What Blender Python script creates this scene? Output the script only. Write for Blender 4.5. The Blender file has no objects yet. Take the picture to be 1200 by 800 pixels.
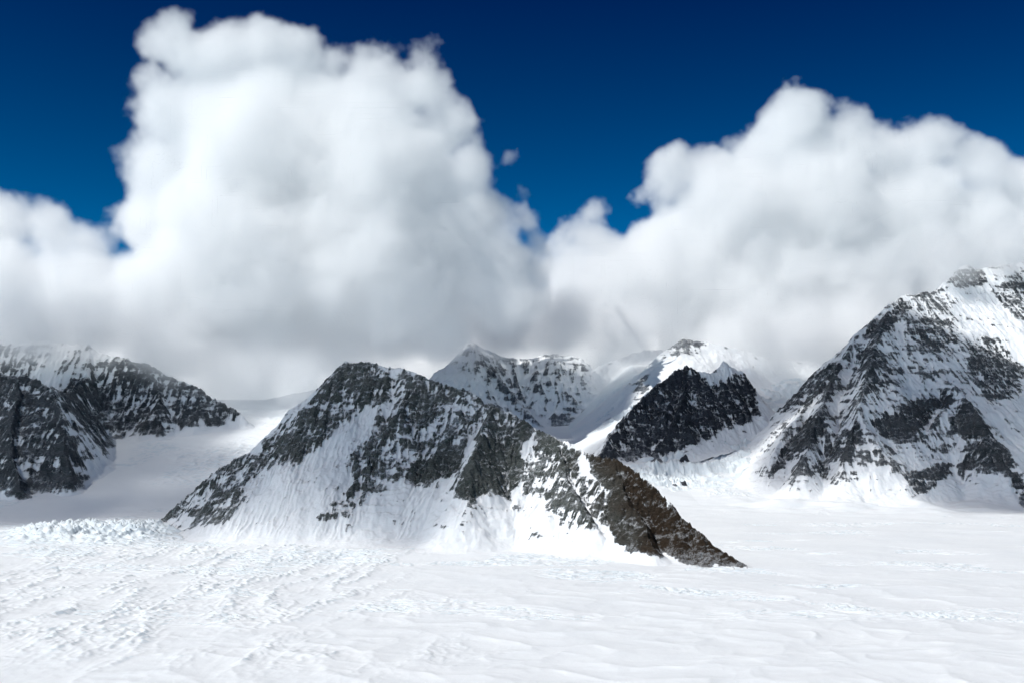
import bpy, math, time
import numpy as np

T0 = time.time()
sc = bpy.context.scene
COL = sc.collection
R = math.radians

# ------------------------------------------------------------------ camera, sky, sun, exposure
CAM_Z = 600.0
LENS = 35.0
PITCH = 3.92
cam_data = bpy.data.cameras.new("camera")
cam_data.lens = LENS
cam_data.sensor_width = 36.0
cam_data.clip_start = 1.0
cam_data.clip_end = 120000.0
cam = bpy.data.objects.new("camera", cam_data)
cam.location = (0, 0, CAM_Z)
cam.rotation_euler = (R(90 + PITCH), 0, 0)
COL.objects.link(cam)
sc.camera = cam

SUN = np.array((-0.55, -0.36, 0.75))
SUN /= np.linalg.norm(SUN)
sun_el = math.asin(SUN[2])
sun_az = math.atan2(SUN[0], SUN[1])          # clockwise from +Y
world = bpy.data.worlds.new("World")
sc.world = world
world.use_nodes = True
wn = world.node_tree
wn.nodes.clear()
sky = wn.nodes.new("ShaderNodeTexSky")
sky.sky_type = 'NISHITA'
sky.sun_disc = False
sky.sun_elevation = sun_el
sky.sun_rotation = sun_az
sky.altitude = 4500
sky.air_density = 0.8
sky.dust_density = 0.0
sky.ozone_density = 3.0
gam = wn.nodes.new("ShaderNodeHueSaturation")      # a polarised, thin high-altitude sky
gam.inputs["Saturation"].default_value = 1.42
gam.inputs["Hue"].default_value = 0.490
con = wn.nodes.new("ShaderNodeGamma")
con.inputs[1].default_value = 1.3
bg = wn.nodes.new("ShaderNodeBackground")
bg.inputs[1].default_value = 0.05
wo = wn.nodes.new("ShaderNodeOutputWorld")
wn.links.new(sky.outputs[0], gam.inputs["Color"])
wn.links.new(gam.outputs[0], con.inputs[0])
# through a polariser the sky falls off from cyan blue low down to navy higher up
stc = wn.nodes.new("ShaderNodeTexCoord")
sxyz = wn.nodes.new("ShaderNodeSeparateXYZ")
wn.links.new(stc.outputs["Generated"], sxyz.inputs[0])
smr = wn.nodes.new("ShaderNodeMapRange")
smr.inputs[1].default_value = 0.12
smr.inputs[2].default_value = 0.40
wn.links.new(sxyz.outputs[2], smr.inputs[0])
spol = wn.nodes.new("ShaderNodeMix")
spol.data_type = 'RGBA'
spol.inputs[6].default_value = (0.6, 1.38, 1.06, 1)
spol.inputs[7].default_value = (0.8, 0.42, 0.66, 1)
wn.links.new(smr.outputs[0], spol.inputs[0])
smul = wn.nodes.new("ShaderNodeMix")
smul.data_type = 'RGBA'
smul.blend_type = 'MULTIPLY'
smul.inputs[0].default_value = 1.0
wn.links.new(con.outputs[0], smul.inputs[6])
wn.links.new(spol.outputs[2], smul.inputs[7])
wn.links.new(smul.outputs[2], bg.inputs[0])
wn.links.new(bg.outputs[0], wo.inputs[0])

sl = bpy.data.lights.new("sun", 'SUN')
sl.energy = 3.95
sl.angle = R(0.53)
sl.color = (1.0, 0.992, 0.965)
so = bpy.data.objects.new("sun", sl)
from mathutils import Vector, Matrix
so.rotation_euler = Vector(-SUN).to_track_quat('-Z', 'Y').to_euler()
so.location = (-4000, 1000, 9000)
COL.objects.link(so)

sc.view_settings.view_transform = 'Standard'
sc.view_settings.look = 'None'
sc.view_settings.exposure = 0.0
sc.view_settings.gamma = 1.0
sc.view_settings.use_curve_mapping = False
cy = sc.cycles
cy.use_adaptive_sampling = True
cy.adaptive_threshold = 0.03
cy.adaptive_min_samples = 16
cy.use_denoising = True
try:
    cy.denoiser = 'OPENIMAGEDENOISE'
except Exception:
    pass
cy.max_bounces = 30
cy.diffuse_bounces = 3
cy.glossy_bounces = 1
cy.transmission_bounces = 1
cy.volume_bounces = 28
cy.transparent_max_bounces = 8
cy.volume_step_rate = 3.0
cy.volume_max_steps = 256
cy.sample_clamp_indirect = 8.0

# ------------------------------------------------------------------ a pixel of the image and a distance give a point of the land
FPX = LENS / 36.0 * 1200.0
CP, SP = math.cos(R(PITCH)), math.sin(R(PITCH))


def W(u, v, D):
    x = (u - 600.0) / FPX
    z = (400.0 - v) / FPX
    dy = CP - z * SP
    dz = SP + z * CP
    k = D / dy
    return np.array((x * k, D, CAM_Z + dz * k))


# ------------------------------------------------------------------ noise
_rng = np.random.default_rng(7)
_PERM = _rng.permutation(1024).astype(np.int32)
_ANG = _rng.random(1024) * 2 * math.pi
_GC, _GS = np.cos(_ANG).astype(np.float32), np.sin(_ANG).astype(np.float32)
_U1, _U2 = (_rng.random(1024) - 0.5).astype(np.float32), (_rng.random(1024) - 0.5).astype(np.float32)


def _hash(ix, iy, seed):
    return _PERM[(_PERM[(ix + seed * 57) & 1023] + iy + seed * 131) & 1023]


def perlin(x, y, seed=0):
    x = np.asarray(x, np.float32)
    y = np.asarray(y, np.float32)
    ix, iy = np.floor(x), np.floor(y)
    fx, fy = x - ix, y - iy
    ux = fx * fx * fx * (fx * (fx * 6 - 15) + 10)
    uy = fy * fy * fy * (fy * (fy * 6 - 15) + 10)
    ix = ix.astype(np.int32)
    iy = iy.astype(np.int32)

    def g(ax, ay, dx, dy):
        h = _hash(ax, ay, seed)
        return _GC[h] * dx + _GS[h] * dy
    n00 = g(ix, iy, fx, fy)
    n10 = g(ix + 1, iy, fx - 1, fy)
    n01 = g(ix, iy + 1, fx, fy - 1)
    n11 = g(ix + 1, iy + 1, fx - 1, fy - 1)
    a = n00 + ux * (n10 - n00)
    b = n01 + ux * (n11 - n01)
    return (a + uy * (b - a)) * 1.5


def fbm(x, y, octaves=5, seed=0, gain=0.5, lac=2.03):
    s = 0.0
    a = 1.0
    t = 0.0
    for o in range(octaves):
        s = s + a * perlin(x, y, seed + o * 17)
        t += a
        a *= gain
        x, y = x * lac + 13.7, y * lac - 7.3
    return s / t


def ridged(x, y, octaves=5, seed=0, gain=0.5, lac=2.03):
    s = 0.0
    a = 1.0
    t = 0.0
    w = 1.0
    for o in range(octaves):
        n = 1.0 - np.abs(perlin(x, y, seed + o * 31)) * 1.6
        n = np.clip(n, 0, 1) ** 2
        s = s + a * n * w
        w = np.clip(n * 1.6, 0.15, 1)
        t += a
        a *= gain
        x, y = x * lac + 5.1, y * lac + 9.2
    return s / t


def erosion(x, y, gx, gy, cell, seed):
    """gullies that run down the slope (gx, gy): a sum of small wave packets"""
    px, py = (x / cell).astype(np.float32), (y / cell).astype(np.float32)
    ix, iy = np.floor(px), np.floor(py)
    fx, fy = px - ix, py - iy
    ix = ix.astype(np.int32)
    iy = iy.astype(np.int32)
    gl = np.sqrt(gx * gx + gy * gy) + 1e-6
    sx, sy = (-gy / gl).astype(np.float32), (gx / gl).astype(np.float32)
    va = dxa = dya = wt = 0.0
    for i in (-1, 0, 1):
        for j in (-1, 0, 1):
            h = _hash(ix + i, iy + j, seed)
            ppx = fx - (i + 0.5) - _U1[h] * 0.8
            ppy = fy - (j + 0.5) - _U2[h] * 0.8
            ac = ppx * sx + ppy * sy
            w = np.exp(np.float32(-1.5) * (ppx * ppx + ppy * ppy))
            ph = ac * np.float32(2 * math.pi)
            va = va + w * np.cos(ph)
            s = -w * np.sin(ph)
            dxa = dxa + s
            wt = wt + w
    k = 2 * math.pi / cell
    dxa = dxa / wt * k
    return va / wt, dxa * sx, dxa * sy


def smax(a, b, k):
    h = np.clip(0.5 + 0.5 * (a - b) / k, 0, 1)
    return b + (a - b) * h + k * h * (1 - h)


def sstep(e0, e1, x):
    t = np.clip((x - e0) / (e1 - e0), 0, 1)
    return t * t * (3 - 2 * t)


def softplus(x, k):
    return k * np.logaddexp(0, x / k)


# ------------------------------------------------------------------ the ice surface
def ground(x, y, detail=False):
    kx = (-1600, -700, 100, 500, 1150, 4000)
    start = np.interp(x, kx, (5150, 5150, 5400, 5900, 6350, 6350))
    slope = np.interp(x, kx, (0.27, 0.27, 0.14, 0.16, 0.36, 0.36))
    far = np.interp(x, kx, (7700, 7900, 8600, 9200, 9300, 9300))
    z = slope * (softplus(y - start, 160) - softplus(y - far, 300))
    z = z + 10 * fbm(x / 900, y / 700, 3, 5)
    z = z - 18 * sstep(3300, 1500, y)
    # avalanche aprons heaped along the foot of the right massif
    ap = np.exp(-((x - 2150) / 850) ** 2 - ((y - 6080 + 0.10 * (x - 2150)) / 300) ** 2)
    z = z + ap * (30 + 70 * fbm(x / 420, y / 260, 3, 81))
    if detail:
        z = z + ground_detail(x, y)
    return z


def ground_detail(x, y):
    # long swells and wind-rounded hummocks
    z = 7.0 * fbm(x / 420, y / 300, 4, 11, 0.45)
    wx = x + 70 * fbm(x / 300, y / 300, 3, 21)
    wy = y + 70 * fbm(x / 300, y / 300, 3, 22)
    hum = ridged(wx / 230 + wy / 500, wy / 170 - wx / 700, 3, 23, 0.42)
    z = z + 6.5 * hum * sstep(4600, 2600, y)
    # left: serrated pressure ridges that run up the glacier
    lf = sstep(150, -700, x + 0.12 * (y - 3000) + 250 * fbm(x / 500, y / 500, 3, 61)) * sstep(2050, 2700, y) * sstep(5300, 4500, y)
    lf = lf * sstep(-0.35, 0.25, fbm(x / 420, y / 600, 3, 62) + 0.25 * lf)
    ac = wx - 0.10 * wy
    pr = ridged(ac / 150, wy / 620, 3, 63, 0.5)
    ser = ridged(x / 34, y / 46, 3, 64, 0.6)
    z = z + lf * (15.5 * pr * (0.45 + 0.75 * ser) - 3.0)
    # middle and right: broken bands of short crevasses across the flow
    mf = sstep(0.10, 0.38, fbm(x / 620, y / 260, 3, 31) + 0.30 * np.exp(-((y - 4050 + 0.1 * x) / 380) ** 2) * sstep(1500, 300, x))
    mf = mf * sstep(2500, 3300, y) * sstep(6200, 5200, y)
    cr = ridged(wx / 80, wy / 26, 4, 33)
    z = z + mf * (9.5 * cr - 4.0)
    ck = sstep(0.10, 0.0, np.abs(perlin(wx / 120 + 3, wy / 24, 44))) * sstep(0.0, 0.3, fbm(x / 240, y / 140, 2, 45)) * mf
    z = z - 15 * ck
    # a torn line of ice crossing the plain on the right
    a, b = (430.0, 3430.0), (1750.0, 2640.0)
    ex, ey = b[0] - a[0], b[1] - a[1]
    L2 = ex * ex + ey * ey
    t = np.clip(((wx - a[0]) * ex + (wy - a[1]) * ey) / L2, 0, 1)
    d = np.sqrt((wx - a[0] - ex * t) ** 2 + (wy - a[1] - ey * t) ** 2)
    tl = np.exp(-(d / 38.0) ** 2) * sstep(-0.3, 0.3, fbm(x / 180, y / 180, 3, 66))
    z = z + tl * (15.0 * ridged(x / 36, y / 22, 4, 67, 0.6) - 6.0)
    # icefall on the right, a gentler one in the left valley
    ic = sstep(500, 1000, x) * sstep(6250, 6700, y) * sstep(9300, 8300, y) * sstep(-0.25, 0.25, fbm(x / 420, y / 420, 3, 71) + 0.12)
    z = z + ic * (58.0 * ridged(wx / 120, wy / 66, 5, 72, 0.64) - 18.0)
    z = z + sstep(600, 1100, x) * sstep(6450, 6900, y) * sstep(9300, 8300, y) * (70 * ridged(wx / 420, wy / 210, 3, 78, 0.5) - 30)
    il = sstep(-500, -900, x) * sstep(5400, 5900, y) * sstep(7800, 7000, y) * sstep(-0.25, 0.3, fbm(x / 500, y / 500, 3, 75))
    z = z + il * (15.0 * ridged(wx / 110, wy / 50, 4, 76, 0.55) - 4.0)
    # broken serac shelf at the mouth of the left valley
    c = W(115, 628, 4700)
    e = np.exp(-(((x - c[0] + 80) / 480) ** 2 + ((y - (c[1] + 130)) / 330) ** 2)) + 0.25 * fbm(x / 260, y / 200, 3, 52)
    bl = ridged(wx / 85, wy / 60, 5, 51, 0.62)
    z = z + sstep(0.12, 0.95, e) * (32 + 62 * bl - 14)
    return z


# ------------------------------------------------------------------ meshes
def grid_mesh(name, X, Y, Z, keep=None, attrs=None):
    ny, nx = X.shape
    co = np.empty((ny * nx, 3), np.float32)
    co[:, 0] = X.ravel()
    co[:, 1] = Y.ravel()
    co[:, 2] = Z.ravel()
    idx = np.arange(ny * nx).reshape(ny, nx)
    q = np.stack((idx[:-1, :-1], idx[:-1, 1:], idx[1:, 1:], idx[1:, :-1]), -1).reshape(-1, 4)
    if keep is not None:
        k = keep.ravel()
        q = q[k[q].any(1)]
        used = np.zeros(ny * nx, bool)
        used[q.ravel()] = True
        remap = np.cumsum(used) - 1
        q = remap[q]
        co = co[used]
        attrs = {a: v.ravel()[used] for a, v in (attrs or {}).items()}
    me = bpy.data.meshes.new(name)
    me.vertices.add(len(co))
    me.vertices.foreach_set("co", co.ravel())
    me.loops.add(q.size)
    me.loops.foreach_set("vertex_index", q.ravel().astype(np.int32))
    me.polygons.add(len(q))
    me.polygons.foreach_set("loop_start", (np.arange(len(q)) * 4).astype(np.int32))
    me.polygons.foreach_set("loop_total", np.full(len(q), 4, np.int32))
    me.update(calc_edges=True)
    me.shade_smooth()
    for a, v in (attrs or {}).items():
        at = me.attributes.new(a, 'FLOAT', 'POINT')
        at.data.foreach_set("value", np.asarray(v, np.float32).ravel())
    return me


def place(name, me, mat, label, category, kind='structure', group=None):
    ob = bpy.data.objects.new(name, me)
    COL.objects.link(ob)
    me.materials.append(mat)
    ob["label"] = label
    ob["category"] = category
    if kind:
        ob["kind"] = kind
    if group:
        ob["group"] = group
    return ob


# ------------------------------------------------------------------ materials
def N(nt, t, **kw):
    n = nt.nodes.new(t)
    for k, v in kw.items():
        setattr(n, k, v)
    return n


def new_mat(name):
    m = bpy.data.materials.new(name)
    m.use_nodes = True
    nt = m.node_tree
    nt.nodes.clear()
    out = N(nt, "ShaderNodeOutputMaterial")
    bs = N(nt, "ShaderNodeBsdfPrincipled")
    nt.links.new(bs.outputs[0], out.inputs[0])
    return m, nt, bs


def noise_node(nt, vec, scale, detail=4, rough=0.5, seedvec=None):
    n = N(nt, "ShaderNodeTexNoise")
    n.inputs["Scale"].default_value = scale
    n.inputs["Detail"].default_value = detail
    n.inputs["Roughness"].default_value = rough
    nt.links.new(vec, n.inputs["Vector"])
    return n.outputs[0]


def mth(nt, op, a, b=None, c=None, clamp=False):
    n = N(nt, "ShaderNodeMath", operation=op, use_clamp=clamp)
    for i, v in enumerate((a, b, c)):
        if v is None:
            continue
        if isinstance(v, (int, float)):
            n.inputs[i].default_value = v
        else:
            nt.links.new(v, n.inputs[i])
    return n.outputs[0]


def mapr(nt, v, a, b, c=0.0, d=1.0, smooth=True):
    n = N(nt, "ShaderNodeMapRange")
    if smooth:
        n.interpolation_type = 'SMOOTHSTEP'
    nt.links.new(v, n.inputs[0])
    for i, q in enumerate((a, b, c, d)):
        n.inputs[i + 1].default_value = q
    return n.outputs[0]


def mixc(nt, f, a, b):
    n = N(nt, "ShaderNodeMix", data_type='RGBA')
    if isinstance(f, (int, float)):
        n.inputs[0].default_value = f
    else:
        nt.links.new(f, n.inputs[0])
    for i, v in ((6, a), (7, b)):
        if isinstance(v, tuple):
            n.inputs[i].default_value = (*v, 1)
        else:
            nt.links.new(v, n.inputs[i])
    return n.outputs[2]


def mountain_mat(name, rock_a, rock_b, rock_warm, snow=(0.83, 0.845, 0.855), dip=38, dust=1.0, bed=3.2, coarse=0.0062):
    m, nt, bs = new_mat(name)
    geo = N(nt, "ShaderNodeNewGeometry")
    pos = geo.outputs["Position"]
    at = N(nt, "ShaderNodeAttribute", attribute_name="rock")
    wa = N(nt, "ShaderNodeAttribute", attribute_name="warm")
    # rock bands dip to one side, rubble is fine
    mp = N(nt, "ShaderNodeMapping")
    mp.inputs["Rotation"].default_value = (0.0, R(dip), 0.0)
    mp.inputs["Scale"].default_value = (1.0, 1.0, bed)
    nt.links.new(pos, mp.inputs[0])
    bandv = mp.outputs[0]
    n1 = noise_node(nt, bandv, coarse, 8, 0.58)
    n2 = noise_node(nt, pos, 0.030, 8, 0.62)
    n3 = noise_node(nt, bandv, 0.06, 6, 0.65)
    n4 = noise_node(nt, pos, 0.16, 4, 0.7)
    f = mth(nt, 'ADD', at.outputs["Fac"], mth(nt, 'MULTIPLY_ADD', n1, 2.7, -1.35))
    f = mth(nt, 'ADD', f, mth(nt, 'MULTIPLY_ADD', n2, 0.6, -0.3))
    f = mth(nt, 'ADD', f, mth(nt, 'MULTIPLY_ADD', n3, 0.7, -0.35))
    f = mth(nt, 'ADD', f, mth(nt, 'MULTIPLY_ADD', n4, 0.5, -0.25))
    mask = mapr(nt, f, 0.34, 0.62)
    # a thin dusting of fresh snow lodges on the rock wherever it is less steep
    sp = N(nt, "ShaderNodeSeparateXYZ")
    nt.links.new(geo.outputs["Normal"], sp.inputs[0])
    df = mth(nt, 'ADD', mth(nt, 'MULTIPLY', sp.outputs[2], 0.55), mth(nt, 'ADD', mth(nt, 'MULTIPLY', n4, 1.1), mth(nt, 'MULTIPLY', n2, 0.8)))
    df = mth(nt, 'SUBTRACT', df, mth(nt, 'MULTIPLY', f, 0.28))
    dmask = mth(nt, 'MULTIPLY', mapr(nt, df, 0.98, 1.42), mth(nt, 'MULTIPLY_ADD', wa.outputs["Fac"], -0.25 * dust, 0.70 * dust))
    rc = mixc(nt, mapr(nt, n1, 0.38, 0.62), rock_a, rock_b)
    rc = mixc(nt, wa.outputs["Fac"], rc, rock_warm)
    v = mapr(nt, n3, 0.3, 0.7, 0.45, 1.6, False)
    hs = N(nt, "ShaderNodeHueSaturation")
    nt.links.new(rc, hs.inputs["Color"])
    nt.links.new(v, hs.inputs["Value"])
    rcol = mixc(nt, dmask, hs.outputs[0], (0.72, 0.75, 0.78))
    col = mixc(nt, mask, snow, rcol)
    nt.links.new(col, bs.inputs["Base Color"])
    bs.inputs["Roughness"].default_value = 0.85
    bs.inputs["Specular IOR Level"].default_value = 0.12
    hb = mth(nt, 'MULTIPLY', mth(nt, 'ADD', mth(nt, 'MULTIPLY', n2, 22.0), mth(nt, 'MULTIPLY', n3, 14.0)),
             mth(nt, 'MULTIPLY_ADD', mask, 0.93, 0.07))
    bp = N(nt, "ShaderNodeBump")
    bp.inputs["Strength"].default_value = 1.0
    bp.inputs["Distance"].default_value = 1.0
    nt.links.new(hb, bp.inputs["Height"])
    nt.links.new(bp.outputs[0], bs.inputs["Normal"])
    return m


def glacier_mat():
    m, nt, bs = new_mat("glacier_snow")
    geo = N(nt, "ShaderNodeNewGeometry")
    pos = geo.outputs["Position"]
    n1 = noise_node(nt, pos, 0.004, 5, 0.55)
    n2 = noise_node(nt, pos, 0.03, 5, 0.6)
    n3 = noise_node(nt, pos, 0.15, 4, 0.6)
    steep = N(nt, "ShaderNodeSeparateXYZ")
    nt.links.new(geo.outputs["True Normal"], steep.inputs[0])
    ice = mapr(nt, steep.outputs[2], 0.93, 0.70)
    col = mixc(nt, mapr(nt, n1, 0.3, 0.7), (0.82, 0.845, 0.86), (0.85, 0.87, 0.88))
    col = mixc(nt, mth(nt, 'MULTIPLY', ice, 0.6), col, (0.67, 0.75, 0.79))
    nt.links.new(col, bs.inputs["Base Color"])
    bs.inputs["Roughness"].default_value = 0.7
    bs.inputs["Specular IOR Level"].default_value = 0.2
    hb = mth(nt, 'ADD', mth(nt, 'MULTIPLY', n2, 2.2), mth(nt, 'MULTIPLY', n3, 0.5))
    bp = N(nt, "ShaderNodeBump")
    bp.inputs["Strength"].default_value = 0.6
    bp.inputs["Distance"].default_value = 1.0
    nt.links.new(hb, bp.inputs["Height"])
    nt.links.new(bp.outputs[0], bs.inputs["Normal"])
    return m


# ------------------------------------------------------------------ mountains from ridge lines traced in image pixels
def poly_soft(px, pz, poly, soft):
    """signed distance (metres, inside positive) to a closed outline on the face"""
    P = np.asarray(poly, float)
    d2 = np.full(px.shape, 1e18)
    inside = np.zeros(px.shape, bool)
    n = len(P)
    for i in range(n):
        a, b = P[i], P[(i + 1) % n]
        e = b - a
        wx, wz = px - a[0], pz - a[1]
        t = np.clip((wx * e[0] + wz * e[1]) / (e @ e + 1e-9), 0, 1)
        d2 = np.minimum(d2, (wx - e[0] * t) ** 2 + (wz - e[1] * t) ** 2)
        c = ((a[1] <= pz) != (b[1] <= pz))
        with np.errstate(divide='ignore', invalid='ignore'):
            xx = a[0] + (pz - a[1]) * e[0] / (e[1] if abs(e[1]) > 1e-9 else 1e-9)
        inside ^= c & (px < xx)
    d = np.sqrt(d2)
    return np.where(inside, d, -d) / soft


def mountain(name, label, ridges, mat, step=6.0, pad=900.0, seed=1, k=30.0, gully=(150, 0.085, 5), blend=50.0,
             zone=None, bare=-0.25, warm=None, crest_noise=10.0, category="mountain", flute=(80, 14.0), lift=5.0, rough=1.0, crag=17.0, streak=0.35, runnel=9.0, lumps=20.0):
    zones = ZONES.get(zone)
    segs = []
    for ri, (s, pts) in enumerate(ridges):
        P = [W(*p) for p in pts]
        arc = ri * 4000.0
        for a, b in zip(P[:-1], P[1:]):
            ln = math.hypot(b[0] - a[0], b[1] - a[1])
            segs.append((a, b, s, arc, ln))
            arc += ln
    allp = np.array([p for g in segs for p in g[:2]])
    x0, x1 = allp[:, 0].min() - pad, allp[:, 0].max() + pad
    y0, y1 = allp[:, 1].min() - pad, allp[:, 1].max() + pad
    GX_, GY_ = np.meshgrid(np.arange(x0, x1, step), np.arange(y0, y1, step))
    G_ = ground(GX_, GY_)
    # only where the mountain can stand above the ice
    rough_h = np.full(GX_.shape, -1e9)
    for a, b, s, arc, ln in segs:
        ex, ey = b[0] - a[0], b[1] - a[1]
        t = np.clip(((GX_ - a[0]) * ex + (GY_ - a[1]) * ey) / (ln * ln + 1e-9), 0, 1)
        d = np.sqrt((GX_ - a[0] - ex * t) ** 2 + (GY_ - a[1] - ey * t) ** 2)
        rough_h = np.maximum(rough_h, a[2] + (b[2] - a[2]) * t - 0.8 * s * np.maximum(d - 60, 0))
    live = rough_h > G_ - 60
    X, Y, G = GX_[live], GY_[live], G_[live]
    wx = X + 40 * fbm(X / 330, Y / 330, 4, seed) + 9 * fbm(X / 70, Y / 70, 3, seed + 2)
    wy = Y + 40 * fbm(X / 330, Y / 330, 4, seed + 5) + 9 * fbm(X / 70, Y / 70, 3, seed + 7)
    h = np.full(X.shape, -1e9)
    top = h.copy()
    bd = np.zeros(X.shape)
    ba = np.zeros(X.shape)
    for a, b, s, arc, ln in segs:
        ex, ey = b[0] - a[0], b[1] - a[1]
        t = np.clip(((wx - a[0]) * ex + (wy - a[1]) * ey) / (ln * ln + 1e-9), 0, 1)
        d = np.sqrt((wx - a[0] - ex * t) ** 2 + (wy - a[1] - ey * t) ** 2)
        hz = a[2] + (b[2] - a[2]) * t
        # steeper near the crest, easing towards the foot
        c = hz - s * (1.12 * d - 0.12 * d * d / (d + 500)) 
        m = c > top
        top = np.where(m, c, top)
        bd = np.where(m, d, bd)
        # the flutes fan out round the ends of a ridge
        side = np.sign((wx - a[0]) * ey - (wy - a[1]) * ex)
        over = ((wx - a[0]) * ex + (wy - a[1]) * ey) / (ln + 1e-9)
        ba = np.where(m, arc + np.clip(over, -0.7 * d, ln + 0.7 * d) + side * 1500, ba)
        h = c if h is None else smax(h, c, k)
    wide, deep = flute
    fl = ridged(ba / wide + 0.5 * fbm(X / 200, Y / 200, 3, seed + 3), bd / (wide * 5) , 3, seed + 4, 0.55)
    far = sstep(5, 120, bd)
    h = h + (fl - 0.45) * deep * far * rough * sstep(20, 260, h - G)
    h = h + crest_noise * fbm(X / 55, Y / 55, 4, seed + 9, 0.55) + lumps * fbm(X / 240, Y / 240, 3, seed + 13) * rough

    def grid(v):
        o = np.full(GX_.shape, 0.0)
        o[:] = G_ - 40
        o[live] = v
        return o
    base = smax(h, G, blend)
    gy_, gx_ = np.gradient(grid(base), step)
    gx, gy = gx_[live], gy_[live]
    above = sstep(10, 140, h - G)
    # bare rock: outlines traced in image pixels and cast onto the face, frayed
    rk = np.full(X.shape, bare)
    if zones:
        qx = X + 30 * fbm(X / 70, base / 70, 4, seed + 80, 0.6)
        qz = base + 30 * fbm(X / 70, base / 70, 4, seed + 81, 0.6)
        for st, soft, pl in zones:
            rk = np.maximum(rk, bare + (st - bare) * sstep(-1.4, 0.9, poly_soft(qx, qz, pl, soft)))
    rocky = sstep(-0.1, 0.5, rk)
    cell, amp, octs = gully
    hh = base.copy()
    runs = 0.0
    for o in range(octs):
        sl = np.sqrt(gx * gx + gy * gy)
        v, dx, dy = erosion(X + 37 * o, Y - 19 * o, gx, gy, cell, seed + 40 + o)
        A = cell * amp * np.clip(sl, 0, 1.3) * above * (0.30 + 0.70 * rocky)
        hh = hh + A * v
        gx = gx + A * dx * 0.6
        gy = gy + A * dy * 0.6
        if o:
            runs = runs + v * (0.15 if o < 4 else 0.10)
        cell *= 0.5
    craggy = above * sstep(0.0, 0.6, rk) * rough
    cr = ridged(X / 62 + 0.4 * fbm(X / 50, hh / 50, 2, seed + 75), Y / 62 + hh / 90, 5, seed + 70, 0.58) - 0.4
    hh = hh + craggy * crag * cr
    # fine avalanche runnels down the snow
    rn = ridged(ba / 21 + 0.6 * fbm(X / 60, Y / 60, 2, seed + 95), bd / 320, 2, seed + 96, 0.5)
    hh = hh + (1 - rocky) * sstep(0, 60, h - G) * runnel * (rn - 0.4) * sstep(-0.3, 0.2, fbm(X / 200, Y / 200, 2, seed + 97) + 0.1)
    # teeth along the crest
    hh = hh + crest_noise * 1.3 * np.exp(-bd / 35.0) * (ridged(X / 38, Y / 38, 4, seed + 90, 0.6) - 0.35) * (0.35 + 0.65 * sstep(0.0, 0.6, rk))
    z = np.maximum(hh - lift * (1 - above), G - lift)
    z = np.where(h < G - blend, G - lift, z)
    Z = grid(z)
    gy_, gx_ = np.gradient(Z, step)
    sl = np.sqrt(gx_ ** 2 + gy_ ** 2)[live]
    blur = Z
    for _ in range(6):
        blur = (np.roll(blur, 2, 0) + np.roll(blur, -2, 0) + np.roll(blur, 2, 1) + np.roll(blur, -2, 1)) / 4
    curv = np.clip((Z - blur)[live] / (step * 1.0), -1, 1)
    rk = rk + np.clip(sl - 0.9, -0.6, 0.8) * 0.25 + 0.25 * curv + runs + streak * (fl - 0.45) * sstep(-0.2, 0.4, rk)
    rk = np.clip(rk, -1, 1.6)

    def full(v, f=0.0):
        o = np.full(GX_.shape, f, np.float32)
        o[live] = v
        return o
    attrs = {"rock": full(rk, -1)}
    if warm is not None:
        attrs["warm"] = full(warm(X, Y, z))
    keep = full((z > G - lift + 0.3).astype(np.float32)) > 0.5
    me = grid_mesh(name, GX_, GY_, Z, keep, attrs)
    print(name, GX_.shape, len(me.vertices), "%.1fs" % (time.time() - T0))
    ob = place(name, me, mat, label, category)
    if zone:
        ob["zk"] = zone
    return ob


# ------------------------------------------------------------------ glacier (one sheet to the horizon)
def axis(core0, core1, step, mid0, mid1, out0, out1, g_mid, g_out):
    def run(p, sgn, mid, out):
        st, r = step, []
        while sgn * p < sgn * out:
            st *= g_mid if sgn * p < sgn * mid else g_out
            p += sgn * st
            r.append(p)
        return r
    core = list(np.arange(core0, core1, step))
    return np.array(run(core[0], -1, mid0, out0)[::-1] + core + run(core[-1], 1, mid1, out1))


xs = axis(-1500, 1500, 4.6, -3300, 3500, -42000, 42000, 1.005, 1.06)
ys = axis(1800, 4700, 3.6, 1700, 9300, -30000, 60000, 1.0042, 1.06)
GX, GY = np.meshgrid(xs, ys)
GZ = ground(GX, GY, True)
gme = grid_mesh("glacier", GX, GY, GZ)
print("glacier", GX.shape, "%.1fs" % (time.time() - T0))
place("glacier", gme, glacier_mat(), "bright white snow-covered glacier plain filling the foreground below the mountains", "glacier")

rock_grey = mountain_mat("rock_grey_green", (0.058, 0.070, 0.066), (0.115, 0.125, 0.118), (0.034, 0.024, 0.016))
rock_dark = mountain_mat("rock_slate", (0.045, 0.054, 0.060), (0.10, 0.108, 0.115), (0.08, 0.06, 0.05), dip=-30)
rock_massif = mountain_mat("rock_massif", (0.043, 0.052, 0.058), (0.10, 0.108, 0.115), (0.08, 0.06, 0.05), dip=32, bed=5.5, coarse=0.0042)
rock_black = mountain_mat("rock_black", (0.020, 0.025, 0.032), (0.055, 0.062, 0.075), (0.05, 0.04, 0.035), dip=-48, dust=0.7)
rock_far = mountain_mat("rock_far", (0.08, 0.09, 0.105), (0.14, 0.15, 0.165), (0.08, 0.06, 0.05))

ZONES = {}
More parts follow.
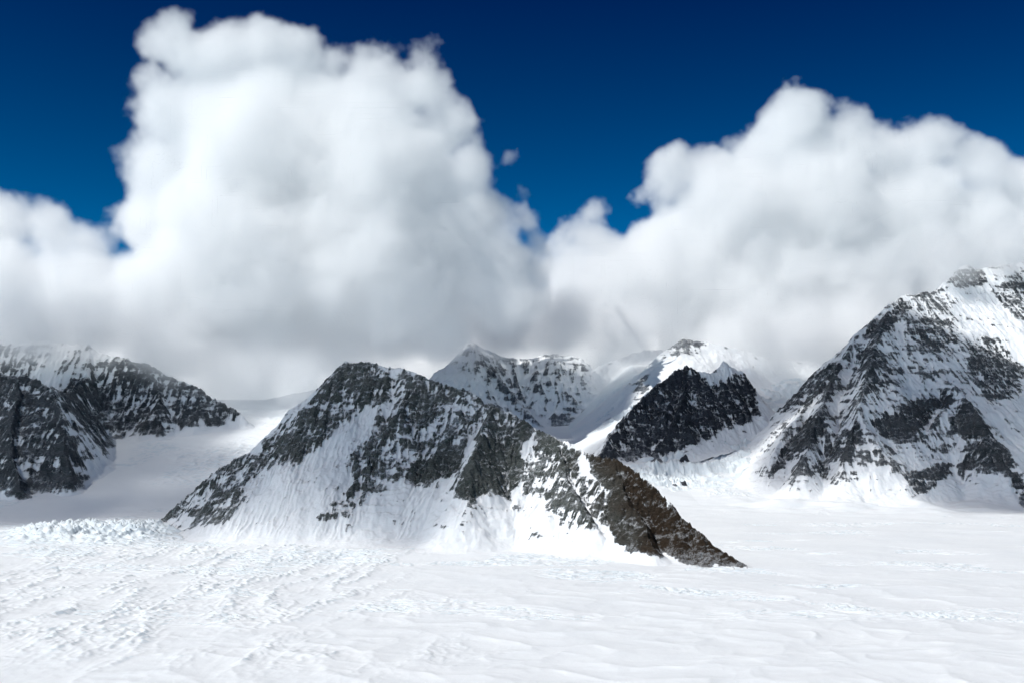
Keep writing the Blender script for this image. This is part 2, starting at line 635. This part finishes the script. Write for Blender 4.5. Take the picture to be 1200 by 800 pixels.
# ---ZT bare rock on each face: strength, fray (m), outline traced from image pixels, in metres east and up
ZONES = {
    'pyramid': [
        (0.68, 35, [(-874, 857), (-939, 779), (-1006, 697), (-1077, 591), (-1166, 509), (-1254, 431), (-1274, 346), (-1235, 327), (-1048, 361), (-968, 401), (-885, 503), (-816, 561), (-766, 621), (-661, 630), (-619, 661), (-566, 754), (-689, 824), (-785, 852)]),
        (0.42, 30, [(-1277, 389), (-1404, 362), (-1533, 299), (-1644, 224), (-1737, 107), (-1812, 31), (-1746, 37), (-1570, 64), (-1442, 71), (-1322, 88), (-1250, 189), (-1260, 239), (-1211, 282), (-1240, 320)]),
        (0.54, 32, [(-667, 570), (-599, 643), (-525, 709), (-341, 600), (-225, 436), (-237, 324), (-396, 260), (-519, 281), (-634, 244), (-680, 175), (-761, 116), (-857, 109), (-805, 200), (-736, 277), (-765, 317), (-758, 398), (-675, 495)]),
        (1.0, 20, [(-515, 319), (-461, 376), (-277, 393), (-247, 337), (-299, 294), (-401, 263), (-494, 270)]),
        (0.4, 30, [(-642, 574), (-673, 806), (-501, 790), (-296, 752), (-163, 668), (0, 591), (107, 530), (29, 469), (-121, 439), (-289, 476), (-460, 495)]),
        (1.0, 20, [(-107, 513), (0, 542), (107, 522), (16, 394), (60, 322), (-15, 200), (-89, 258), (-185, 198), (-264, 244), (-220, 325), (-163, 413)]),
        (1.0, 18, [(140, 514), (225, 439), (296, 399), (276, 344), (193, 356), (89, 395)]),
        (0.44, 30, [(76, 379), (291, 344), (415, 230), (452, 138), (322, 111), (192, 122), (115, 216), (19, 231)]),
        (1.05, 22, [(353, 408), (431, 412), (521, 338), (619, 264), (702, 171), (782, 92), (852, 53), (910, -4), (837, -3), (723, 5), (635, 20), (543, 32), (468, 60), (412, 86), (397, 157), (416, 244), (362, 331)]),
    ],
    'massif': [
        (0.85, 18, [(3094, 218), (3156, 198), (3210, 105), (3132, -10), (3031, -10), (3068, 81)]),
        (0.18, 70, [(2540, 1107), (2958, 1452), (3484, 1588), (3365, 1106), (3229, 658), (3122, 254), (2807, 169), (2292, 254), (1938, 170), (1680, 160), (1924, 512), (2275, 845)]),
        (0.95, 20, [(2003, 594), (2219, 779), (2380, 947), (2399, 921), (2252, 776), (2050, 617)]),
        (0.95, 20, [(1661, 180), (1786, 328), (2029, 541), (2095, 571), (2077, 448), (1926, 382), (1852, 299), (1725, 207)]),
        (0.75, 25, [(1946, 247), (2133, 427), (2252, 544), (2283, 430), (2085, 299), (1976, 169)]),
        (0.85, 25, [(2352, 522), (2603, 617), (2841, 670), (3006, 716), (3008, 669), (2820, 542), (2574, 417), (2420, 407)]),
        (0.75, 25, [(2612, 1160), (2704, 1221), (3028, 1440), (3099, 1399), (2902, 1299), (2846, 1216), (2641, 1125)]),
        (0.55, 35, [(2571, 1106), (2685, 875), (2587, 740), (2366, 714), (2382, 774), (2526, 993)]),
        (0.5, 35, [(2926, 1215), (3198, 1343), (3365, 1284), (3311, 1105), (3084, 1014), (2951, 1099)]),
        (0.9, 30, [(3058, 669), (3130, 499), (3145, 274), (3091, 214), (2954, 251), (2837, 205), (2947, 384), (2914, 521)]),
        (0.7, 25, [(2434, 188), (2716, 268), (2853, 246), (2646, 144), (2405, 51), (2482, 127)]),
        (0.5, 40, [(3284, 881), (3266, 641), (3616, 721), (3784, 914), (3675, 1144), (3381, 1107)]),
        (0.65, 30, [(3506, 1613), (3789, 1792), (3905, 1771), (3882, 1629), (3669, 1584)]),
        (0.45, 35, [(3878, 1557), (4295, 1778), (4352, 1655), (4003, 1299), (3872, 1394)]),
    ],
    'black': [
        (0.8, 25, [(596, 255), (718, 413), (879, 600), (1100, 793), (1362, 958), (1475, 865), (1528, 784), (1625, 811), (1761, 868), (1878, 869), (1926, 768), (1875, 587), (1708, 492), (1582, 473), (1423, 384), (1219, 344), (1045, 242), (868, 211), (682, 215)]),
    ],
    'buttress': [
        (0.72, 30, [(-3190, 822), (-3007, 810), (-2813, 745), (-2723, 626), (-2630, 497), (-2513, 324), (-2443, 153), (-2583, 132), (-2689, 93), (-2793, 151), (-3237, 208), (-3588, 497), (-3531, 856)]),
    ],
    'ridge': [
        (0.62, 35, [(-3067, 819), (-3014, 912), (-2918, 951), (-2818, 977), (-2603, 933), (-2473, 860), (-2363, 805), (-2190, 774), (-2091, 696), (-1916, 623), (-1925, 534), (-2057, 465), (-2200, 484), (-2351, 418), (-2536, 434), (-2626, 384), (-2707, 403), (-2846, 284), (-2952, 225), (-3043, 266), (-2907, 436), (-3013, 571), (-3089, 693)]),
        (0.4, 30, [(-3654, 1061), (-3303, 1051), (-3378, 818), (-3571, 855), (-4019, 836), (-4141, 1086)]),
        (0.4, 25, [(-3195, 837), (-3180, 1007), (-3033, 1046), (-3067, 912)]),
    ],
    'wall': [
        (0.12, 60, [(-565, 1043), (-390, 1207), (0, 1084), (410, 1107), (736, 1048), (784, 678), (556, 362), (0, 449)]),
        (0.65, 40, [(360, 538), (527, 615), (750, 646), (652, 481), (540, 409), (356, 456)]),
        (0.42, 50, [(-355, 1147), (-131, 1107), (0, 923), (318, 837), (0, 600), (-237, 915)]),
    ],
    'snowpeak': [
        (0.45, 35, [(1350, 1138), (1484, 1216), (1711, 1199), (1594, 1058), (1411, 1081)]),
        (0.5, 30, [(1038, 820), (1165, 899), (1139, 764), (1035, 699)]),
    ],
}
# ---ZE

# central pyramid
mountain("mountain", "rocky pyramid mountain between the glaciers, its brown right tail running out onto the snow",
         [(0.95, [(405, 423, 5300), (430, 424, 5280), (455, 431, 5250), (500, 442, 5180), (540, 454, 5080), (580, 474, 4960),
                       (620, 499, 4840), (650, 514, 4740), (690, 529, 4600), (720, 539, 4500), (760, 566, 4330), (800, 603, 4150), (840, 640, 3980), (874, 664, 3860)]),
          (1.0, [(405, 423, 5300), (355, 470, 5230), (310, 520, 5130), (260, 548, 5080), (180, 612, 5010)]),
          (1.0, [(500, 443, 5180), (470, 480, 4980), (435, 540, 4780), (395, 606, 4560)]),
          (1.0, [(580, 474, 4960), (560, 520, 4700), (545, 570, 4480)]),
          (1.0, [(650, 514, 4740), (665, 560, 4480), (690, 605, 4250)]),
          (1.0, [(720, 540, 4500), (735, 590, 4250), (765, 640, 4010)]),
          ],
         rock_grey, step=4, seed=3, blend=75.0, k=16.0, lumps=30.0, crag=20.0, zone="pyramid",
         warm=lambda X, Y, Z: sstep(220, 640, X + 0.25 * Z - 160 * fbm(X / 140, Z / 110, 4, 5)))

# left valley wall
mountain("mountain", "dark buttress on the near side of the left valley wall, base on the shaded glacier",
         [(1.35, [(-120, 425, 6300), (-60, 432, 6250), (0, 438, 6200), (30, 440, 6150), (60, 452, 6080)]),
          (1.35, [(20, 440, 6150), (15, 500, 5850), (25, 570, 5560)]),
          (1.5, [(60, 452, 6080), (76, 490, 5900), (84, 550, 5680)]),
          (1.2, [(60, 452, 6080), (78, 462, 6350), (92, 452, 6750), (105, 430, 7000)])],
         rock_dark, step=5.5, seed=21, zone="buttress")
mountain("mountain", "long jagged ridge with ribbed rock and snow streaks behind the dark buttress, top under cloud",
         [(1.1, [(-120, 395, 7100), (0, 403, 7100), (60, 400, 7150), (105, 404, 7150), (115, 414, 7130), (140, 420, 7120), (175, 429, 7100),
                       (200, 442, 7080), (235, 454, 7050), (252, 466, 7030), (284, 486, 6980)]),
          (1.1, [(105, 404, 7150), (110, 470, 6800), (105, 520, 6500)]),
          (1.1, [(175, 430, 7100), (185, 470, 6850), (190, 500, 6700)])],
         rock_dark, step=5.5, seed=31, zone="ridge", streak=0.8, flute=(70, 26.0), lumps=32.0, crest_noise=16.0)
mountain("mountain", "smooth white snow dome on the skyline between the jagged ridge and the rocky pyramid",
         [(0.35, [(285, 486, 7900), (320, 466, 8000), (345, 461, 8000), (375, 455, 8050), (430, 445, 8100)])],
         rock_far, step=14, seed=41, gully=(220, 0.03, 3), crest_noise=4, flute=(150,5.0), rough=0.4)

# far snow wall
mountain("mountain", "faint pointed snow peak and fluted wall far behind the pyramid, veiled by cloud",
         [(0.9, [(470, 470, 9500), (515, 436, 9500), (535, 416, 9500), (552, 403, 9500), (570, 411, 9550), (592, 419, 9600), (612, 420, 9650), (650, 414, 9600),
                       (680, 419, 9600), (694, 432, 9650), (702, 428, 9700), (740, 414, 9800), (775, 408, 9800)]),
          (1.1, [(552, 403, 9500), (590, 450, 9150), (640, 505, 8750)]),
          (1.1, [(680, 419, 9600), (690, 460, 9250), (650, 500, 8900)])],
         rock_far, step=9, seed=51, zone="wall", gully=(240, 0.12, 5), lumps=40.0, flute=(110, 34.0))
mountain("mountain", "sunlit white snow peak with a broad shoulder above the small black peak",
         [(0.8, [(715, 500, 8500), (745, 448, 8650), (762, 430, 8700), (782, 408, 8750), (800, 397, 8800), (830, 401, 8850), (860, 408, 8900), (900, 419, 9000), (960, 424, 9200)])],
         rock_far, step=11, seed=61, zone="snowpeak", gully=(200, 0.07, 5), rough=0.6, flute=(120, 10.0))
# black peak
mountain("mountain", "small near-black rock peak with a tiny snow tip beside the right icefall",
         [(1.05, [(700, 535, 6950), (715, 510, 7150), (740, 480, 7350), (770, 450, 7550), (805, 427, 7750), (830, 439, 7800), (848, 423, 7900), (872, 440, 7950), (884, 456, 7930), (890, 482, 7880)]),
          (1.15, [(805, 427, 7750), (795, 480, 7350), (770, 525, 7080)]),
          (1.15, [(872, 440, 7950), (865, 480, 7750)])],
         rock_black, step=5.0, seed=71, zone="black", flute=(90, 34.0), k=10.0, lumps=45.0, crag=26.0, crest_noise=16.0, streak=0.6)
# right massif
mountain("mountain", "tall right massif with a sharp snow spur and dark rock bands, summit in cloud",
         [(0.95, [(896, 558, 6500), (906, 530, 6620), (930, 494, 6850), (958, 456, 7080), (984, 420, 7280), (1010, 386, 7450), (1040, 356, 7600), (1056, 348, 7650),
                        (1080, 345, 7750), (1100, 338, 7900), (1130, 312, 8200), (1160, 314, 8250), (1200, 309, 8350), (1320, 300, 8500)]),
          (1.0, [(1062, 350, 7650), (1075, 390, 7400), (1092, 430, 7080), (1119, 455, 6850), (1136, 468, 6720), (1157, 502, 6480), (1174, 541, 6280), (1195, 578, 6120)]),
          (1.05, [(1040, 356, 7600), (1022, 420, 6980), (1006, 480, 6560), (990, 545, 6250)]),
          (1.1, [(984, 420, 7280), (960, 480, 6720), (940, 540, 6380)]),
          (1.0, [(1119, 455, 6850), (1080, 520, 6480), (1060, 560, 6300)]),
          (0.9, [(1260, 330, 8300), (1260, 420, 7500), (1240, 480, 7200)])],
         rock_massif, step=5.5, seed=81, gully=(170, 0.08, 5), blend=90.0, k=12.0, lumps=42.0, crag=24.0, zone="massif", pad=1000)
# bare rocks that stand out of the icefall
mountain("rock_outcrop", "larger dark rock knob standing out of the ice below the black peak", [(1.3, [(783, 571, 6600), (791, 563, 6615), (800, 560, 6625)])],
         rock_black, step=3.5, seed=101, pad=130, bare=0.85, category="rock", k=10.0, crest_noise=8.0, flute=(30, 6.0), gully=(40, 0.1, 3), blend=14.0, crag=12.0)
mountain("rock_outcrop", "small dark rock rib in the icefall between the black peak and the larger rock knob", [(1.3, [(792, 543, 7010), (797, 535, 7030), (802, 531, 7050)])],
         rock_black, step=3.5, seed=103, pad=130, bare=0.85, category="rock", k=10.0, crest_noise=8.0, flute=(30, 6.0), gully=(40, 0.1, 3), blend=14.0, crag=12.0)
for o in COL.objects:
    if o.name.startswith("rock_outcrop"):
        o["kind"] = "thing"
        o["group"] = "rocks standing out of the icefall"
# ---CLOUDS
# ------------------------------------------------------------------ clouds: real volumes, grown from lumps and frayed by noise
def cloud_mat(name, g=0.0):
    m = bpy.data.materials.new(name)
    m.use_nodes = True
    nt = m.node_tree
    nt.nodes.clear()
    out = N(nt, "ShaderNodeOutputMaterial")
    pv = N(nt, "ShaderNodeVolumePrincipled")
    pv.inputs["Color"].default_value = (0.997, 0.997, 0.997, 1)
    pv.inputs["Density"].default_value = 1.0
    pv.inputs["Density Attribute"].default_value = "density"
    pv.inputs["Anisotropy"].default_value = g
    nt.links.new(pv.outputs[0], out.inputs["Volume"])
    return m


def cloud(name, label, lumps, mat, voxel=15.0, dens=0.0072, depth=1.0, k=180.0, big=(700.0, 560.0), edge=190.0, fray=0.40, grow=55.0, soft_base=None, seed=0.0,
          group=None, ellipsoids=None):
    E = [(np.array(c), r) for c, r in (ellipsoids or [])]
    for u, v, r, D in lumps or []:
        c = W(u, v, D)
        rr = r / FPX * D
        E.append((c, (rr, rr * depth, rr)))
    lo = np.min([c - np.array(r) for c, r in E], axis=0) - 200
    hi = np.max([c + np.array(r) for c, r in E], axis=0) + 200
    res = [max(8, int((hi[i] - lo[i]) / voxel)) for i in range(3)]
    ng = bpy.data.node_groups.new(name, "GeometryNodeTree")
    ng.interface.new_socket("Geometry", in_out='INPUT', socket_type='NodeSocketGeometry')
    ng.interface.new_socket("Geometry", in_out='OUTPUT', socket_type='NodeSocketGeometry')
    out = ng.nodes.new("NodeGroupOutput")
    pos = ng.nodes.new("GeometryNodeInputPosition").outputs[0]

    def vm(op, a, b=None, c=None):
        n = ng.nodes.new("ShaderNodeVectorMath")
        n.operation = op
        for i, q in enumerate((a, b, c)):
            if q is None:
                continue
            if isinstance(q, (tuple, list, np.ndarray)):
                n.inputs[i].default_value = tuple(float(t) for t in q)
            else:
                ng.links.new(q, n.inputs[i])
        return n.outputs["Value"] if op in ('LENGTH',) else n.outputs[0]

    def noise(scale, detail, rough, off, vec=None):
        n = ng.nodes.new("ShaderNodeTexNoise")
        n.inputs["Scale"].default_value = 1.0
        n.inputs["Detail"].default_value = detail
        n.inputs["Roughness"].default_value = rough
        ng.links.new(vm('MULTIPLY_ADD', vec or pos, (scale,) * 3, (off, off * 0.7, -off)), n.inputs["Vector"])
        return n
    warp = noise(1 / 900.0, 2, 0.5, 3.1 + seed)
    wv = vm('MULTIPLY_ADD', vm('SUBTRACT', warp.outputs["Color"], (0.5, 0.5, 0.5)), (260,) * 3, pos)
    acc = None
    for c, r in E:
        l = vm('LENGTH', vm('MULTIPLY_ADD', wv, (1 / r[0], 1 / r[1], 1 / r[2]), (-c[0] / r[0], -c[1] / r[1], -c[2] / r[2])))
        d = mth(ng, 'MULTIPLY_ADD', l, r[0], -r[0])
        acc = d if acc is None else mth(ng, 'SMOOTH_MIN', acc, d, k)
    n1 = noise(1 / big[0], math.log2(big[0] / voxel / 1.5), 0.62, 11.3 + seed).outputs[0]
    # billows
    vo = ng.nodes.new("ShaderNodeTexVoronoi")
    vo.feature = 'F1'
    vo.inputs["Scale"].default_value = 1.0
    vo.inputs["Detail"].default_value = 1.0
    vo.inputs["Roughness"].default_value = 0.5
    ng.links.new(vm('MULTIPLY_ADD', wv, (1 / 380.0,) * 3, (seed, 0, seed)), vo.inputs["Vector"])
    s = mth(ng, 'ADD', acc, mth(ng, 'MULTIPLY_ADD', n1, -big[1], big[1] * 0.5))
    s = mth(ng, 'ADD', s, mth(ng, 'MULTIPLY_ADD', vo.outputs["Distance"], 115.0, -46.0))
    sep = ng.nodes.new("ShaderNodeSeparateXYZ")
    ng.links.new(pos, sep.inputs[0])
    zz = sep.outputs[2]
    body = mth(ng, 'DIVIDE', mth(ng, 'MULTIPLY_ADD', s, -1.0, grow), edge, clamp=True)
    nf = noise(1 / 190.0, math.log2(190.0 / voxel / 1.2), 0.70, 23.0 + seed).outputs[0]
    cut = mapr(ng, nf, 0.30, 0.66, 0.75, 0.0, False)
    # the noise eats into the rim only; the heart stays even
    t = mth(ng, 'DIVIDE', mth(ng, 'SUBTRACT', mth(ng, 'MULTIPLY', body, 1.75), cut), fray * 1.4, clamp=True)
    t = mth(ng, 'MULTIPLY', t, mth(ng, 'MULTIPLY_ADD', body, 0.8, 0.2))
    if soft_base:
        t = mth(ng, 'MULTIPLY', t, mapr(ng, zz, soft_base[0], soft_base[1], soft_base[3], 1.0))
    den = mth(ng, 'MULTIPLY', t, dens)
    vc = ng.nodes.new("GeometryNodeVolumeCube")
    ng.links.new(den, vc.inputs["Density"])
    vc.inputs["Min"].default_value = tuple(lo)
    vc.inputs["Max"].default_value = tuple(hi)
    for i, a in enumerate("XYZ"):
        vc.inputs["Resolution " + a].default_value = res[i]
    sm = ng.nodes.new("GeometryNodeSetMaterial")
    sm.inputs["Material"].default_value = mat
    ng.links.new(vc.outputs[0], sm.inputs[0])
    ng.links.new(sm.outputs[0], out.inputs[0])
    vol = bpy.data.volumes.new(name)
    ob = place(name, vol, mat, label, "cloud", kind=None, group=group)
    md = ob.modifiers.new("cloud", 'NODES')
    md.node_group = ng
    print(name, res, "%.1fM" % (res[0] * res[1] * res[2] / 1e6), "%.1fs" % (time.time() - T0))
    return ob


cm = cloud_mat("cloud_vapour")
cloud("cloud", "tall white cumulus tower over the left valley and the rocky pyramid",
      [(205, 46, 40, 7900), (250, 62, 47, 7900), (300, 58, 47, 7900), (350, 72, 47, 7900), (395, 76, 40, 7900), (440, 92, 47, 7900), (485, 100, 47, 7900),
       (518, 150, 45, 7900), (540, 205, 45, 7900), (560, 260, 50, 7900), (580, 310, 55, 7900), (590, 360, 50, 7900),
       (210, 130, 55, 7900), (190, 200, 55, 7900), (185, 260, 60, 7900), (320, 190, 115, 8000), (255, 118, 62, 7950), (310, 125, 66, 7950), (370, 135, 66, 7950), (425, 150, 66, 7950), (475, 185, 60, 7950), (505, 235, 62, 7950), (560, 335, 62, 7950), (600, 320, 42, 7950), (610, 350, 45, 7950), (598, 190, 15, 7900), (612, 222, 19, 7900), (618, 258, 26, 7900), (632, 285, 30, 7950), (540, 290, 60, 7950), (420, 210, 110, 8000), (300, 310, 130, 8000), (450, 320, 120, 8000),
       (10, 265, 45, 7800), (60, 275, 45, 7800), (105, 285, 40, 7800), (0, 340, 80, 7800), (100, 350, 70, 7800), (190, 350, 80, 7800), (-70, 300, 90, 7900),
       (30, 385, 40, 7500), (400, 390, 70, 8000), (520, 380, 60, 8000), (300, 400, 70, 8000), (200, 400, 60, 7900)],
      cm, depth=1.0, soft_base=(950, 1500, 380, 0.35))
cloud("cloud", "broad white cumulus bank over the right massif and the icefall",
      [(935, 145, 50, 9800), (890, 180, 42, 9800), (990, 165, 52, 9800), (1040, 185, 45, 9800), (1085, 175, 40, 9800), (1140, 200, 40, 9800), (1185, 230, 45, 9800), (1240, 240, 70, 9800),
       (785, 205, 38, 9800), (835, 205, 42, 9800), (860, 245, 75, 9800), (960, 240, 85, 9900), (1060, 260, 85, 9900), (1150, 290, 80, 9900), (1240, 320, 80, 9900),
       (700, 285, 34, 9800), (702, 245, 16, 9800), (748, 225, 18, 9800), (660, 285, 26, 9800), (660, 320, 45, 9800), (720, 330, 65, 9800), (800, 320, 85, 9900), (900, 330, 90, 9900), (1000, 330, 85, 9900), (1100, 340, 70, 9900),
       (640, 375, 50, 9900), (720, 385, 45, 9900), (800, 385, 50, 9900), (900, 390, 50, 9900)],
      cm, depth=0.9, soft_base=(1000, 1600, 380, 0.35), seed=40.0)
cloud("cloud", "low pale cloud bank closing off the valley heads behind every peak",
      [(u, 425 + 18 * math.sin(u * 0.013), 90, 11400) for u in range(-200, 1401, 90)],
      cm, voxel=50.0, depth=0.8, soft_base=(600, 1200, 300, 0.6), seed=80.0, k=200.0)
mist = cloud("mist", "pale mist trailing off the cloud base across the far ridges and summits",
             [(-40, 388, 34, 6750), (40, 385, 32, 6750), (110, 388, 26, 6800), (200, 405, 30, 6950), (280, 440, 30, 7400), (340, 438, 28, 7400),
              (520, 388, 28, 8900), (590, 384, 30, 9000), (660, 384, 32, 9000), (740, 392, 34, 9000), (900, 408, 22, 8700), (960, 404, 24, 8600), (712, 432, 20, 9000), (860, 395, 30, 9100), (940, 395, 32, 9200), (1000, 375, 28, 9000),
              (1110, 300, 24, 8000), (1180, 288, 24, 8000)],
             cm, voxel=36.0, dens=0.0048, seed=160.0, big=(700.0, 260.0), edge=380.0, k=220.0, fray=0.8, grow=260.0, depth=1.5)
mist["kind"] = "stuff"
# unseen cloud added above the frame for its shadow: it keeps the valley walls in shade and lets the sun onto the near ice


def shade_deck(name, label, spots, mat, dens):
    cloud_spots = []
    for x, y, z, r in spots:
        v = (x, y, z)
        cloud_spots.append((v, (r * 1.15, r * 1.15, 420.0)))
    return cloud(name, label, None, mat, voxel=70.0, dens=dens, k=150.0, big=(900.0, 320.0), edge=220.0, fray=0.8, grow=200.0, seed=7.0, ellipsoids=cloud_spots)


def over(x, y, z, h):
    """where a cloud at height h must stand to shade the point (x, y, z)"""
    t = (h - z) / SUN[2]
    return x + SUN[0] * t, y + SUN[1] * t, h


dk = []
for u, v, D, r in ((30, 520, 5900, 520), (150, 540, 6200, 560), (40, 470, 6600, 420), (170, 490, 6700, 420), (60, 600, 5500, 420), (200, 590, 5500, 380), 
                   (260, 560, 5050, 380), (340, 520, 5000, 400), (420, 460, 5150, 420), (470, 520, 4850, 330), (560, 480, 5000, 330), (400, 570, 4750, 230), (500, 560, 4600, 180),
                   (740, 500, 7200, 450), (810, 460, 7500, 600), (870, 470, 7900, 450),
                   (930, 440, 8300, 500), (990, 430, 7300, 520), (1050, 420, 7300, 520), (1080, 500, 6700, 480), (1150, 450, 7000, 500), (1160, 560, 6200, 420), (960, 530, 6600, 360)):
    x, y, z = W(u, v, D)
    dk.append(over(x, y, z, 5600) + (r,))
ov = shade_deck("cloud", "unseen sheet of cloud added overhead to shade the valley walls", dk, cm, 0.0017)
ov["kind"] = "stuff"
for o in COL.objects:
    if "zk" in o:
        del o["zk"]
print("built in %.1fs" % (time.time() - T0))
